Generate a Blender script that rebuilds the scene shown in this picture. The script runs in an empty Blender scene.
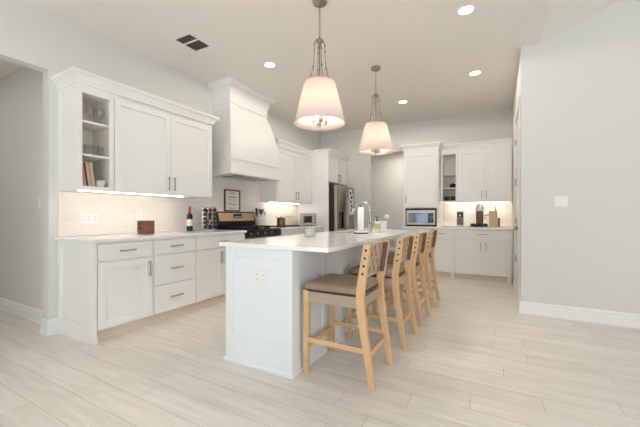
import bpy, bmesh, math, random
from mathutils import Vector, Matrix
random.seed(7)
S = bpy.context.scene
COL = S.collection
PI = math.pi

def lin(c):
    return tuple(((v/255)/12.92 if v/255 <= .04045 else ((v/255+.055)/1.055)**2.4) for v in c)

# ------------------------------------------------------------------ camera, sky, lights, exposure
cam_d = bpy.data.cameras.new('camera'); cam = bpy.data.objects.new('camera', cam_d); COL.objects.link(cam)
cam_d.sensor_width = 36; cam_d.lens = 36*320.36/640
cam.location = (0, 0, 1.122); cam.rotation_euler = (PI/2, 0, .502)
cam_d.shift_y = (215.27-213.5)/640
cam_d.clip_start = .05
S.camera = cam
S.view_settings.view_transform = 'Standard'; S.view_settings.look = 'None'
S.view_settings.gamma = 1; S.view_settings.use_curve_mapping = False
S.view_settings.exposure = 0.0
S.cycles.max_bounces = 10; S.cycles.diffuse_bounces = 7; S.cycles.transparent_max_bounces = 12
S.cycles.use_denoising = True
S.cycles.caustics_reflective = False; S.cycles.caustics_refractive = False

w = bpy.data.worlds.new('sky'); S.world = w; w.use_nodes = True
bg = w.node_tree.nodes['Background']; bg.inputs['Color'].default_value = (.90, .95, 1, 1); bg.inputs['Strength'].default_value = 1.6

def area(name, loc, rot, sx, sy, power, col=(1, 1, 1), shape='RECTANGLE', parent=None, spread=PI):
    l = bpy.data.lights.new(name, 'AREA'); l.shape = shape; l.size = sx; l.size_y = sy; l.energy = power; l.color = col
    l.spread = spread
    o = bpy.data.objects.new(name, l); COL.objects.link(o); o.location = loc; o.rotation_euler = rot
    if parent: o.parent = parent
    return o
DAY = (.70, .86, 1.0)
# daylight entering by the living-room windows behind and to the right of the camera
for wx in (-2.6, 0.6, 3.4):
    area('daylight', (wx, -4.75, 1.55), (PI/2, 0, 0), 2.0, 2.3, 27, DAY)
for wy in (-2.4, 1.2):
    area('daylight', (5.85, wy, 1.55), (PI/2, 0, PI/2), 2.0, 2.3, 27, DAY)
# sun falling steeply through the rear windows onto the living-room floor
sl = bpy.data.lights.new('sun', 'SUN'); sl.energy = 24; sl.angle = .009; sl.color = (.86, .94, 1)
sun = bpy.data.objects.new('sun', sl); COL.objects.link(sun); sun.rotation_euler = (math.radians(46), 0, math.radians(8))

# ------------------------------------------------------------------ materials
def mat(name, rgb, rough=.5, metal=0, spec=.5, emit=None, estr=0, trans=0, ior=1.45, var=0, vscale=8, vstretch=(1, 1, 1), bump=0, bscale=60, coat=0):
    m = bpy.data.materials.new(name); m.use_nodes = True
    nt = m.node_tree; b = nt.nodes['Principled BSDF']
    c = lin(rgb)+(1,)
    b.inputs['Base Color'].default_value = c; b.inputs['Roughness'].default_value = rough
    b.inputs['Metallic'].default_value = metal; b.inputs['Specular IOR Level'].default_value = spec
    b.inputs['Transmission Weight'].default_value = trans; b.inputs['IOR'].default_value = ior
    b.inputs['Coat Weight'].default_value = coat
    if emit: b.inputs['Emission Color'].default_value = lin(emit)+(1,); b.inputs['Emission Strength'].default_value = estr
    if var or bump:
        tc = nt.nodes.new('ShaderNodeTexCoord'); mp = nt.nodes.new('ShaderNodeMapping'); mp.inputs['Scale'].default_value = vstretch
        nt.links.new(tc.outputs['Object'], mp.inputs[0])
    if var:
        n = nt.nodes.new('ShaderNodeTexNoise'); n.inputs['Scale'].default_value = vscale; n.inputs['Detail'].default_value = 5
        nt.links.new(mp.outputs[0], n.inputs['Vector'])
        mx = nt.nodes.new('ShaderNodeMix'); mx.data_type = 'RGBA'
        mx.inputs['A'].default_value = tuple(v*(1-var) for v in c[:3])+(1,); mx.inputs['B'].default_value = tuple(min(1, v*(1+var)) for v in c[:3])+(1,)
        nt.links.new(n.outputs['Fac'], mx.inputs['Factor']); nt.links.new(mx.outputs['Result'], b.inputs['Base Color'])
    if bump:
        n2 = nt.nodes.new('ShaderNodeTexNoise'); n2.inputs['Scale'].default_value = bscale
        nt.links.new(mp.outputs[0], n2.inputs['Vector'])
        bp = nt.nodes.new('ShaderNodeBump'); bp.inputs['Strength'].default_value = bump; bp.inputs['Distance'].default_value = .004
        nt.links.new(n2.outputs['Fac'], bp.inputs['Height']); nt.links.new(bp.outputs[0], b.inputs['Normal'])
    return m

M = {}
M['wall'] = mat('wall_paint', (221, 220, 216), .75, spec=.2, bump=.05, bscale=180)
M['ceiling'] = mat('ceiling_paint', (240, 236, 230), .85, spec=.15, bump=.05, bscale=140)
M['trim'] = mat('trim_paint', (240, 240, 238), .4)
M['cab'] = mat('cabinet_paint', (241, 240, 238), .38)
M['cab_in'] = mat('cabinet_interior', (240, 235, 227), .5)
M['island'] = mat('island_paint', (235, 239, 242), .4)
M['nickel'] = mat('brushed_nickel', (178, 168, 156), .34, 1)
M['chrome'] = mat('chrome', (215, 215, 215), .08, 1)
M['steel'] = mat('stainless_steel', (176, 166, 154), .3, 1, var=.06, vscale=30, vstretch=(1, 1, .05))
M['bronze_steel'] = mat('warm_stainless', (200, 172, 142), .35, .85, var=.05, vscale=30, vstretch=(.05, 1, 1))
M['black'] = mat('black_enamel', (22, 21, 21), .25)
M['iron'] = mat('cast_iron', (30, 29, 28), .6, bump=.2, bscale=200)
M['darkglass'] = mat('dark_glass', (14, 14, 16), .05, spec=.8)
M['dark'] = mat('dark_plastic', (48, 44, 42), .4)
M['white_plastic'] = mat('white_plastic', (238, 238, 236), .35)
M['ceramic'] = mat('white_ceramic', (236, 236, 234), .18)
M['paper'] = mat('paper_towel', (245, 245, 243), .9, bump=.3, bscale=90)
M['oak'] = mat('oak_wood', (221, 181, 137), .45, var=.10, vscale=9, vstretch=(6, 6, .7))
M['leather'] = mat('taupe_leather', (152, 130, 110), .5, var=.06, vscale=12, bump=.25, bscale=160)
M['strap'] = mat('strap_leather', (192, 166, 143), .55, var=.08, vscale=20, bump=.2, bscale=160)
M['rail_leather'] = mat('rail_upholstery', (178, 158, 140), .6, var=.06, vscale=25, bump=.25, bscale=220)
M['brown_leather'] = mat('brown_leather', (126, 96, 78), .55, var=.12, vscale=25)
M['piping'] = mat('dark_piping', (62, 46, 38), .6)
M['nail'] = mat('nail_head', (60, 50, 46), .35, .9)
M['walnut'] = mat('walnut_wood', (122, 84, 60), .5, var=.25, vscale=6, vstretch=(1, 1, 8))
M['maple'] = mat('maple_wood', (206, 180, 146), .5, var=.12, vscale=7, vstretch=(8, 8, 1))
def glass_mat():
    m = bpy.data.materials.new('clear_glass'); m.use_nodes = True; nt = m.node_tree
    for n in list(nt.nodes): nt.nodes.remove(n)
    o = nt.nodes.new('ShaderNodeOutputMaterial'); tr = nt.nodes.new('ShaderNodeBsdfTransparent'); g = nt.nodes.new('ShaderNodeBsdfGlossy')
    tr.inputs[0].default_value = (.93, .95, .95, 1); g.inputs['Roughness'].default_value = .03
    mx = nt.nodes.new('ShaderNodeMixShader'); mx.inputs[0].default_value = .09
    nt.links.new(tr.outputs[0], mx.inputs[1]); nt.links.new(g.outputs[0], mx.inputs[2]); nt.links.new(mx.outputs[0], o.inputs[0])
    return m
M['glass'] = glass_mat()
M['basin'] = mat('sink_steel', (120, 114, 108), .4, .9)
M['toe'] = mat('toe_board_floor_bounce', (230, 217, 200), .45, var=.05, vscale=6, vstretch=(1, 1, 6))  # warm light reflected from the floor is painted into the toe board colour
M['aged'] = mat('aged_nickel', (158, 146, 130), .32, 1)
M['knob'] = mat('dark_nickel_knob', (112, 106, 100), .4, .8)
M['mirror'] = mat('reflective_oven_glass', (96, 104, 112), .04, .75)
M['satin'] = mat('satin_silver', (222, 220, 216), .4, .6)
M['cross'] = mat('cross_strap_leather', (122, 98, 80), .55, var=.08, vscale=20)
M['wine_glass'] = mat('bottle_glass', (26, 24, 18), .06, coat=.4)
M['red'] = mat('red_foil', (176, 52, 48), .35)
M['label'] = mat('cream_label', (232, 224, 206), .7)
M['green'] = mat('green_label', (170, 190, 130), .6)
M['soap'] = mat('pale_soap', (226, 226, 206), .2)
M['spice'] = mat('spice_mix', (146, 104, 62), .6, var=.35, vscale=40)
M['wax'] = mat('white_wax', (246, 243, 236), .5)
M['print'] = mat('print_paper', (236, 232, 222), .8)
M['ink'] = mat('grey_ink', (92, 94, 98), .8)
M['towel_grey'] = mat('grey_towel', (182, 182, 186), .9, bump=.4, bscale=120)
M['towel_white'] = mat('white_cloth', (232, 230, 226), .9, bump=.4, bscale=120)
M['candle'] = mat('candle_sleeve', (245, 238, 222), .5)
M['bulb'] = mat('bulb_glow', (255, 240, 215), .3, emit=(255, 226, 186), estr=14)
M['lens'] = mat('recessed_lens', (255, 250, 240), .4, emit=(255, 246, 232), estr=9)
M['led'] = mat('led_strip', (255, 240, 215), .4, emit=(255, 243, 226), estr=16)
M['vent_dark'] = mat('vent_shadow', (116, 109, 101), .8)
M['book_a'] = mat('grey_cover', (206, 200, 192), .6); M['book_b'] = mat('coral_cover', (190, 138, 122), .6)
M['book_c'] = mat('dark_cover', (78, 58, 52), .6); M['book_d'] = mat('pink_cover', (216, 176, 160), .6)
M['book_e'] = mat('olive_cover', (170, 164, 126), .6); M['book_f'] = mat('green_cover', (200, 202, 172), .6)
M['pages'] = mat('book_pages', (236, 230, 214), .8)

def shade_mat():
    m = bpy.data.materials.new('linen_shade'); m.use_nodes = True; nt = m.node_tree
    for n in list(nt.nodes): nt.nodes.remove(n)
    o = nt.nodes.new('ShaderNodeOutputMaterial'); d = nt.nodes.new('ShaderNodeBsdfDiffuse'); t = nt.nodes.new('ShaderNodeBsdfTranslucent')
    mx = nt.nodes.new('ShaderNodeMixShader'); mx.inputs[0].default_value = .42
    tc = nt.nodes.new('ShaderNodeTexCoord'); n = nt.nodes.new('ShaderNodeTexNoise'); n.inputs['Scale'].default_value = 120
    cr = nt.nodes.new('ShaderNodeMix'); cr.data_type = 'RGBA'
    cr.inputs['A'].default_value = lin((246, 234, 228))+(1,); cr.inputs['B'].default_value = lin((252, 243, 238))+(1,)
    nt.links.new(tc.outputs['Object'], n.inputs['Vector']); nt.links.new(n.outputs['Fac'], cr.inputs['Factor'])
    nt.links.new(cr.outputs['Result'], d.inputs[0]); nt.links.new(cr.outputs['Result'], t.inputs[0])
    nt.links.new(d.outputs[0], mx.inputs[1]); nt.links.new(t.outputs[0], mx.inputs[2]); nt.links.new(mx.outputs[0], o.inputs[0])
    return m
M['shade'] = shade_mat()

def floor_mat():
    m = bpy.data.materials.new('wood_plank_floor'); m.use_nodes = True; nt = m.node_tree; b = nt.nodes['Principled BSDF']
    L = nt.links.new
    tc = nt.nodes.new('ShaderNodeTexCoord')
    br = nt.nodes.new('ShaderNodeTexBrick'); br.offset = 0
    sp = nt.nodes.new('ShaderNodeSeparateXYZ'); L(tc.outputs['Object'], sp.inputs[0])
    dv = nt.nodes.new('ShaderNodeMath'); dv.operation = 'DIVIDE'; dv.inputs[1].default_value = .17; L(sp.outputs[1], dv.inputs[0])
    fl = nt.nodes.new('ShaderNodeMath'); fl.operation = 'FLOOR'; L(dv.outputs[0], fl.inputs[0])
    wn = nt.nodes.new('ShaderNodeTexWhiteNoise'); wn.noise_dimensions = '1D'; L(fl.outputs[0], wn.inputs['W'])
    ma = nt.nodes.new('ShaderNodeMath'); ma.operation = 'MULTIPLY_ADD'; ma.inputs[1].default_value = 1.22; L(wn.outputs['Value'], ma.inputs[0]); L(sp.outputs[0], ma.inputs[2])
    cbx = nt.nodes.new('ShaderNodeCombineXYZ'); L(ma.outputs[0], cbx.inputs[0]); L(sp.outputs[1], cbx.inputs[1])
    br.inputs['Scale'].default_value = 1; br.inputs['Brick Width'].default_value = 1.22; br.inputs['Row Height'].default_value = .17
    br.inputs['Mortar Size'].default_value = .0022; br.inputs['Mortar Smooth'].default_value = .3; br.inputs['Bias'].default_value = 0
    br.inputs['Color1'].default_value = lin((234, 228, 222))+(1,); br.inputs['Color2'].default_value = lin((226, 219, 212))+(1,)
    br.inputs['Mortar'].default_value = lin((196, 186, 175))+(1,)
    L(cbx.outputs[0], br.inputs['Vector'])
    mp = nt.nodes.new('ShaderNodeMapping'); mp.inputs['Scale'].default_value = (1.1, 12, 1); L(tc.outputs['Object'], mp.inputs[0])
    n = nt.nodes.new('ShaderNodeTexNoise'); n.inputs['Scale'].default_value = 2.2; n.inputs['Detail'].default_value = 7; n.inputs['Distortion'].default_value = .6
    L(mp.outputs[0], n.inputs['Vector'])
    cr = nt.nodes.new('ShaderNodeValToRGB'); cr.color_ramp.elements[0].position = .3; cr.color_ramp.elements[1].position = .7
    cr.color_ramp.elements[0].color = (.88, .875, .86, 1); cr.color_ramp.elements[1].color = (1.04, 1.04, 1.04, 1)
    L(n.outputs['Fac'], cr.inputs[0])
    mx = nt.nodes.new('ShaderNodeMix'); mx.data_type = 'RGBA'; mx.blend_type = 'MULTIPLY'; mx.inputs['Factor'].default_value = 1
    L(br.outputs['Color'], mx.inputs['A']); L(cr.outputs['Color'], mx.inputs['B']); L(mx.outputs['Result'], b.inputs['Base Color'])
    b.inputs['Roughness'].default_value = .42; b.inputs['Specular IOR Level'].default_value = .4
    bp = nt.nodes.new('ShaderNodeBump'); bp.inputs['Strength'].default_value = .15; bp.inputs['Distance'].default_value = .003; bp.invert = True
    L(br.outputs['Fac'], bp.inputs['Height']); L(bp.outputs[0], b.inputs['Normal'])
    return m
M['floor'] = floor_mat()

def tile_mat(name, rot):
    m = bpy.data.materials.new(name); m.use_nodes = True; nt = m.node_tree; b = nt.nodes['Principled BSDF']; L = nt.links.new
    tc = nt.nodes.new('ShaderNodeTexCoord'); sp = nt.nodes.new('ShaderNodeSeparateXYZ'); cb = nt.nodes.new('ShaderNodeCombineXYZ')
    L(tc.outputs['Object'], sp.inputs[0]); L(sp.outputs[rot], cb.inputs[0]); L(sp.outputs[2], cb.inputs[1])
    br = nt.nodes.new('ShaderNodeTexBrick'); br.offset = .5
    br.inputs['Scale'].default_value = 1; br.inputs['Brick Width'].default_value = .305; br.inputs['Row Height'].default_value = .0765
    br.inputs['Mortar Size'].default_value = .0016; br.inputs['Mortar Smooth'].default_value = .2
    br.inputs['Color1'].default_value = lin((241, 238, 233))+(1,); br.inputs['Color2'].default_value = lin((235, 230, 224))+(1,)
    br.inputs['Mortar'].default_value = lin((224, 219, 212))+(1,)
    L(cb.outputs[0], br.inputs['Vector']); L(br.outputs['Color'], b.inputs['Base Color'])
    b.inputs['Roughness'].default_value = .22
    bp = nt.nodes.new('ShaderNodeBump'); bp.inputs['Strength'].default_value = .3; bp.inputs['Distance'].default_value = .002; bp.invert = True
    L(br.outputs['Fac'], bp.inputs['Height']); L(bp.outputs[0], b.inputs['Normal'])
    return m
M['tile_l'] = tile_mat('glazed_tile_left', 1); M['tile_b'] = tile_mat('glazed_tile_back', 0)

def quartz():
    m = bpy.data.materials.new('white_quartz'); m.use_nodes = True; nt = m.node_tree; b = nt.nodes['Principled BSDF']; L = nt.links.new
    tc = nt.nodes.new('ShaderNodeTexCoord'); n = nt.nodes.new('ShaderNodeTexNoise'); n.inputs['Scale'].default_value = 2.5; n.inputs['Detail'].default_value = 8; n.inputs['Distortion'].default_value = 2
    L(tc.outputs['Object'], n.inputs['Vector'])
    cr = nt.nodes.new('ShaderNodeValToRGB'); e = cr.color_ramp.elements
    e[0].position = .46; e[0].color = lin((247, 246, 244))+(1,); e[1].position = .54; e[1].color = lin((247, 246, 244))+(1,)
    k = e.new(.5); k.color = lin((242, 240, 238))+(1,)
    L(n.outputs['Fac'], cr.inputs[0]); L(cr.outputs['Color'], b.inputs['Base Color'])
    b.inputs['Roughness'].default_value = .12
    return m
M['quartz'] = quartz()

# ------------------------------------------------------------------ mesh helpers
class MB:
    def __init__(s): s.v = []; s.f = []; s.sm = []
    def add(s, vs, fs, smooth=False):
        n = len(s.v); s.v += [tuple(v) for v in vs]
        for f in fs: s.f.append(tuple(n+i for i in f)); s.sm.append(smooth)
        return s
    def box(s, x0, x1, y0, y1, z0, z1):
        vs = [(x, y, z) for z in (z0, z1) for y in (y0, y1) for x in (x0, x1)]
        return s.add(vs, [(0, 2, 3, 1), (4, 5, 7, 6), (0, 1, 5, 4), (2, 6, 7, 3), (0, 4, 6, 2), (1, 3, 7, 5)])
    def loft(s, rings, smooth=False, cap=True):          # rings: equal-length closed loops
        n = len(rings[0]); vs = [v for r in rings for v in r]; fs = []
        for k in range(len(rings)-1):
            for i in range(n):
                j = (i+1) % n; fs.append((k*n+i, k*n+j, (k+1)*n+j, (k+1)*n+i))
        s.add(vs, fs, smooth)
        if cap:
            b = len(s.v)-len(vs)
            s.f.append(tuple(b+i for i in reversed(range(n)))); s.sm.append(False)
            s.f.append(tuple(b+(len(rings)-1)*n+i for i in range(n))); s.sm.append(False)
        return s
    def lathe(s, prof, c=(0, 0, 0), seg=20, axis='z', caps=True):
        rings = []
        for r, h in prof:
            ring = []
            for i in range(seg):
                a = 2*PI*i/seg; p, q = r*math.cos(a), r*math.sin(a)
                v = (p, q, h) if axis == 'z' else (h, p, q) if axis == 'x' else (q, h, p)
                ring.append((c[0]+v[0], c[1]+v[1], c[2]+v[2]))
            rings.append(ring)
        return s.loft(rings, True, caps)
    def tube(s, pts, r, seg=8):
        pts = [Vector(p) for p in pts]; rings = []; up = None
        for i, p in enumerate(pts):
            t = (pts[min(i+1, len(pts)-1)]-pts[max(i-1, 0)]).normalized()
            if up is None: up = Vector((0, 0, 1)) if abs(t.z) < .9 else Vector((1, 0, 0))
            a = t.cross(up).normalized(); b2 = a.cross(t).normalized(); up = b2
            rr = r[i] if isinstance(r, (list, tuple)) else r
            rings.append([p+a*rr*math.cos(2*PI*k/seg)+b2*rr*math.sin(2*PI*k/seg) for k in range(seg)])
        return s.loft(rings, True)
    def sweep(s, path, prof, closed=False):              # path: [(x,y)] seen from above, profile (out,z) to the RIGHT of travel
        P = [Vector(p) for p in path]; n = len(P); offs = []
        for i in range(n):
            ns = []
            if i > 0: d = (P[i]-P[i-1]).normalized(); ns.append(Vector((d.y, -d.x)))
            if i < n-1: d = (P[i+1]-P[i]).normalized(); ns.append(Vector((d.y, -d.x)))
            offs.append(ns[0] if len(ns) == 1 else (ns[0]+ns[1])/(1+ns[0].dot(ns[1])))
        rings = [[(P[i].x+offs[i].x*p, P[i].y+offs[i].y*p, z) for p, z in prof] for i in range(n)]
        return s.loft(rings)
    def prism(s, poly, axis, a0, a1):
        f = {'x': lambda p, a: (a, p[0], p[1]), 'y': lambda p, a: (p[0], a, p[1]), 'z': lambda p, a: (p[0], p[1], a)}[axis]
        return s.loft([[f(p, a0) for p in poly], [f(p, a1) for p in poly]])
    def shaker(s, x0, x1, z0, z1, yf, th=.022, fr=.06, rec=.018):     # front faces -y
        s.box(x0, x0+fr, yf, yf+th, z0, z1); s.box(x1-fr, x1, yf, yf+th, z0, z1)
        s.box(x0+fr, x1-fr, yf, yf+th, z0, z0+fr); s.box(x0+fr, x1-fr, yf, yf+th, z1-fr, z1)
        return s.box(x0+fr, x1-fr, yf+rec, yf+th, z0+fr, z1-fr)
    def shaker_side(s, x, sgn, y0, y1, z0, z1, th=.02, fr=.06, rec=.016, bot=None):  # panel on a plane x, facing sgn
        a, b = (x-th, x) if sgn > 0 else (x, x+th); ra, rb = (x-th, x-rec) if sgn > 0 else (x+rec, x+th)
        bt = bot or fr
        s.box(a, b, y0, y0+fr, z0, z1); s.box(a, b, y1-fr, y1, z0, z1)
        s.box(a, b, y0+fr, y1-fr, z0, z0+bt); s.box(a, b, y0+fr, y1-fr, z1-fr, z1)
        return s.box(ra, rb, y0+fr, y1-fr, z0+bt, z1-fr)

def obj(name, mb, m, parent=None, bevel=0, subd=0, smooth_all=False):
    me = bpy.data.meshes.new(name); me.from_pydata(mb.v, [], mb.f); me.update()
    for p, sm in zip(me.polygons, mb.sm): p.use_smooth = sm or smooth_all
    bm = bmesh.new(); bm.from_mesh(me); bmesh.ops.recalc_face_normals(bm, faces=bm.faces); bm.to_mesh(me); bm.free()
    me.materials.append(M[m] if isinstance(m, str) else m)
    o = bpy.data.objects.new(name, me); COL.objects.link(o)
    if parent: o.parent = parent
    if bevel:
        b = o.modifiers.new('bevel', 'BEVEL'); b.width = bevel; b.segments = 2; b.limit_method = 'ANGLE'; b.angle_limit = .7
    if subd:
        b = o.modifiers.new('subd', 'SUBSURF'); b.levels = b.render_levels = subd
    return o
def tag(o, label, cat, group=None):
    o['label'] = label; o['category'] = cat
    if group: o['group'] = group
    return o
def thing(name, label, cat, loc=(0, 0, 0), rz=0, group=None):
    o = bpy.data.objects.new(name, None); o.empty_display_size = .1; COL.objects.link(o)
    o.location = loc; o.rotation_euler = (0, 0, rz); return tag(o, label, cat, group)
def struct(name, mb, m, parent=None, bevel=0):
    o = obj(name, mb, m, parent, bevel)
    if not parent: o['kind'] = 'structure'
    return o
def dup(root, loc, label, rz=None):
    r = root.copy(); COL.objects.link(r); r.location = loc; r['label'] = label
    if rz is not None: r.rotation_euler = (0, 0, rz)
    def rec(a, b):
        for ch in list(a.children):
            c = ch.copy(); COL.objects.link(c); c.parent = b; c.matrix_parent_inverse = ch.matrix_parent_inverse.copy(); rec(ch, c)
    rec(root, r); return r

# ------------------------------------------------------------------ setting
XW, YB, XR, YR, H = -3.68, 6.72, .253, 4.32, 3.05
XC = .43                       # where the flat ceiling turns into the vault
SL = .372
def vz(x): return H+SL*(x-XC)
XE, YE = 5.6, -4.5             # far walls of the living area
b = MB().box(-6.6, XE+.2, YE-.2, 8.3, -.1, 0); struct('floor', b, 'floor')
b = MB().box(XW-.13, XC, YE-.15, YB+.15, H, H+.1)
b.prism([(XC, H), (XE+.15, vz(XE+.15)), (XE+.15, vz(XE+.15)+.1), (XC, H+.1)], 'y', YE-.15, YR+.12)
b.box(XC, XC+.3, YR+.12, YB+.15, H, H+.1); struct('ceiling', b, 'ceiling')
# left wall with the opening into the hall
YO, ZO = 1.41, 2.49
b = MB().box(XW-.12, XW, YO, YB+.15, 0, H).box(XW-.12, XW, -.4, YO, ZO, H).box(XW-.12, XW, YE, -.4, 0, H)
struct('wall_left', b, 'wall')
b = MB().box(-6.5, XW-.12, 1.52, 1.64, 0, 2.75).box(-6.6, -6.5, -1, 1.64, 0, 2.75).box(-6.5, XW-.12, -1.1, -1, 0, 2.75)
struct('wall_hall', b, 'wall')
struct('ceiling_hall', MB().box(-6.6, XW-.12, -1.1, 1.64, 2.75, 2.83), 'ceiling')
# back wall with the passage beside the pantry cabinet
DX0, DX1, DZ = -2.47, -1.6, 2.47
b = MB().box(XW, DX0, YB, YB+.14, 0, H).box(DX0, DX1, YB, YB+.14, DZ, H).box(DX1, XR+.12, YB, YB+.14, 0, H)
struct('wall_back', b, 'wall')
b = MB().box(-3.2, -1.0, 8.1, 8.2, 0, 2.7).box(-3.3, -3.2, YB+.14, 8.2, 0, 2.7).box(-1.0, -.9, YB+.14, 8.2, 0, 2.7)
struct('wall_passage', b, 'wall')
struct('ceiling_passage', MB().box(-3.3, -.9, YB+.14, 8.2, 2.7, 2.78), 'ceiling')
# right wall (faces the camera) with its return to the back wall
PD0, PD1, PDZ = 4.52, 5.40, 2.44     # pantry door opening
b = MB()
b.prism([(XR, 0), (XE+.1, 0), (XE+.1, vz(XE+.1)), (XC, H), (XR, H)], 'y', YR, YR+.12)
b.box(XR, XR+.12, YR+.12, PD0, 0, H).box(XR, XR+.12, PD0, PD1, PDZ, H).box(XR, XR+.12, PD1, YB, 0, H)
struct('wall_right', b, 'wall')
# living-area walls behind the camera, with windows
WZ0, WZ1 = .45, 2.65
def wall_with_windows(axis, plane, a0, a1, wins, top):
    b = MB()
    def seg(p, q, z0, z1s):
        if axis == 'y':
            lo, hi = plane-.15, plane
            b.prism([(p, z0), (q, z0), (q, z1s(q)), (p, z1s(p))], 'y', lo, hi)
        else: b.box(plane, plane+.15, p, q, z0, z1s(0))
    x = a0
    for wi in wins:
        seg(x, wi-1, 0, top); seg(wi-1, wi+1, 0, lambda q: WZ0); seg(wi-1, wi+1, WZ1, top); x = wi+1
    seg(x, a1, 0, top); return b
topf = lambda q: max(H, vz(q)) if q > XC else H
struct('wall_rear', wall_with_windows('y', YE, XW-.12, XE+.1, (-2.6, .6, 3.4), topf), 'wall')
struct('wall_east', wall_with_windows('x', XE, YE, YR, (-2.4, 1.2), lambda q: vz(XE)), 'wall')
k = 0
for wx in (-2.6, .6, 3.4):
    k += 1; b = MB()
    for x in (-1, -.02, .96): b.box(wx+x, wx+x+.04, YE-.1, YE-.05, WZ0, WZ1)
    for z in (WZ0, 1.5, WZ1-.04): b.box(wx-1, wx+1, YE-.1, YE-.05, z, z+.04)
    struct('window_%d' % k, b, 'trim')
for wy in (-2.4, 1.2):
    k += 1; b = MB()
    for y in (-1, -.02, .96): b.box(XE+.05, XE+.1, wy+y, wy+y+.04, WZ0, WZ1)
    for z in (WZ0, 1.5, WZ1-.04): b.box(XE+.05, XE+.1, wy-1, wy+1, z, z+.04)
    struct('window_%d' % k, b, 'trim')
# baseboards
BP = [(0, 0), (.024, 0), (.024, .02), (.018, .026), (.018, .092), (.010, .098), (.012, .122), (.005, .138), (0, .14)]
struct('baseboard_left', MB().sweep([(XW-.12, YO), (XW, YO), (XW, 1.475)][::1], [(p, z) for p, z in BP]), 'trim')
struct('baseboard_hall', MB().sweep([(-6.5, 1.52), (XW-.137, 1.52)], BP), 'trim')
struct('baseboard_right', MB().sweep([(XR, PD0-.1), (XR, YR), (XE, YR)][::1], BP), 'trim')
struct('baseboard_passage', MB().sweep([(-3.2, 8.1), (-1.0, 8.1)], BP), 'trim')
# pantry door in the return wall
b = MB()
for y0, y1 in ((PD0-.095, PD0), (PD1, PD1+.095)): b.box(XR-.018, XR, y0, y1, 0, PDZ+.095)
b.box(XR-.018, XR, PD0, PD1, PDZ, PDZ+.095); struct('trim_1', b, 'trim', bevel=.004)
b = MB().box(XR+.006, XR+.045, PD0+.003, PD1-.003, .008, PDZ-.003)
for z0, z1 in ((.25, 1.0), (1.15, 2.25)): b.box(XR+.001, XR+.0065, PD0+.14, PD1-.14, z0, z1)
d1 = struct('door_1', b, 'trim')
kb = MB().lathe([(.0, -.07), (.018, -.068), (.027, -.055), (.027, -.042), (.014, -.03), (.011, -.012), (.03, -.008), (.03, 0)][::1], (XR+.006, PD0+.07, .96), 16, 'x')
obj('door_knob', kb, 'nickel', d1)
for z in (.46, 1.0, 1.55, 2.12):
    obj('hinge', MB().lathe([(.008, 0), (.008, .09)], (XR-.004, PD1-.006, z), 10).box(XR-.002, XR+.006, PD1-.03, PD1-.004, z, z+.09), 'nickel', d1)
# tiled splashbacks
b = MB().box(XW, XW+.011, 1.485, 5.715, .916, 1.351).box(XW, XW+.011, 3.085, 4.492, 1.351, 1.71)
struct('trim_2', b, 'tile_l')
struct('trim_3', MB().box(-.905, XR-.001, YB-.011, YB, .916, 1.351), 'tile_b')

# ------------------------------------------------------------------ cabinets (local: x along the run, front at y=0 facing -y)
def pull(b, x, z, vert, ln=.15, y=-.0):
    r = .0055
    if vert:
        b.box(x-r, x+r, y-.034, y-.023, z-ln/2, z+ln/2)
        for s in (-1, 1): b.box(x-.005, x+.005, y-.025, y, z+s*(ln/2-.012)-.005, z+s*(ln/2-.012)+.005)
    else:
        b.box(x-ln/2, x+ln/2, y-.034, y-.023, z-r, z+r)
        for s in (-1, 1): b.box(x+s*(ln/2-.012)-.005, x+s*(ln/2-.012)+.005, y-.025, y, z-.005, z+.005)
    return b
TOP = .884
def base_cabinet(root, wd, dp, doors=(), drawers=(), foot=(), cx=0):
    """doors: (x0,x1,z0,z1,pull_x) drawers: (x0,x1,z0,z1,flat)"""
    b = MB().box(cx, wd, .022, dp, .10, TOP-.001)
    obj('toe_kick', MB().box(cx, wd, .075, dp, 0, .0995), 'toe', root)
    for fx in foot: b.prism([(fx-.04, 0), (fx+.04, 0), (fx+.032, .03), (fx+.025, .1), (fx-.025, .1), (fx-.032, .03)], 'y', .012, .076)
    obj('carcass', b, 'cab', root)
    for x0, x1, z0, z1, px in doors:
        d = obj('door', MB().shaker(x0, x1, z0, z1, 0), 'cab', root, bevel=.0015)
        obj('handle', pull(MB(), px, z1-.11, True), 'nickel', d, bevel=.002)
    for x0, x1, z0, z1 in drawers:
        d = obj('drawer', MB().box(x0, x1, 0, .02, z0, z1), 'cab', root, bevel=.003)
        obj('handle', pull(MB(), (x0+x1)/2, (z0+z1)/2+.005, False), 'nickel', d, bevel=.002)
CP = [(0, 2.325), (.012, 2.325), (.012, 2.35), (.02, 2.356), (.026, 2.372), (.042, 2.392), (.056, 2.402), (.062, 2.404), (.062, 2.43), (0, 2.43)]
def crown(root, path, m='cab', prof=CP): return obj('crown_moulding', MB().sweep(path, prof), m, root)
def upper_doors(root, wd, dp, z0, z1, xs, pulls, side=False):
    obj('carcass', MB().box(0, wd, .02, dp, z0, z1), 'cab', root)
    for (x0, x1), px in zip(xs, pulls):
        d = obj('door', MB().shaker(x0, x1, z0+.012, z1-.055, 0), 'cab', root, bevel=.0015)
        if px is not None: obj('handle', pull(MB(), px, z0+.012+.12, True), 'nickel', d, bevel=.002)
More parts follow.
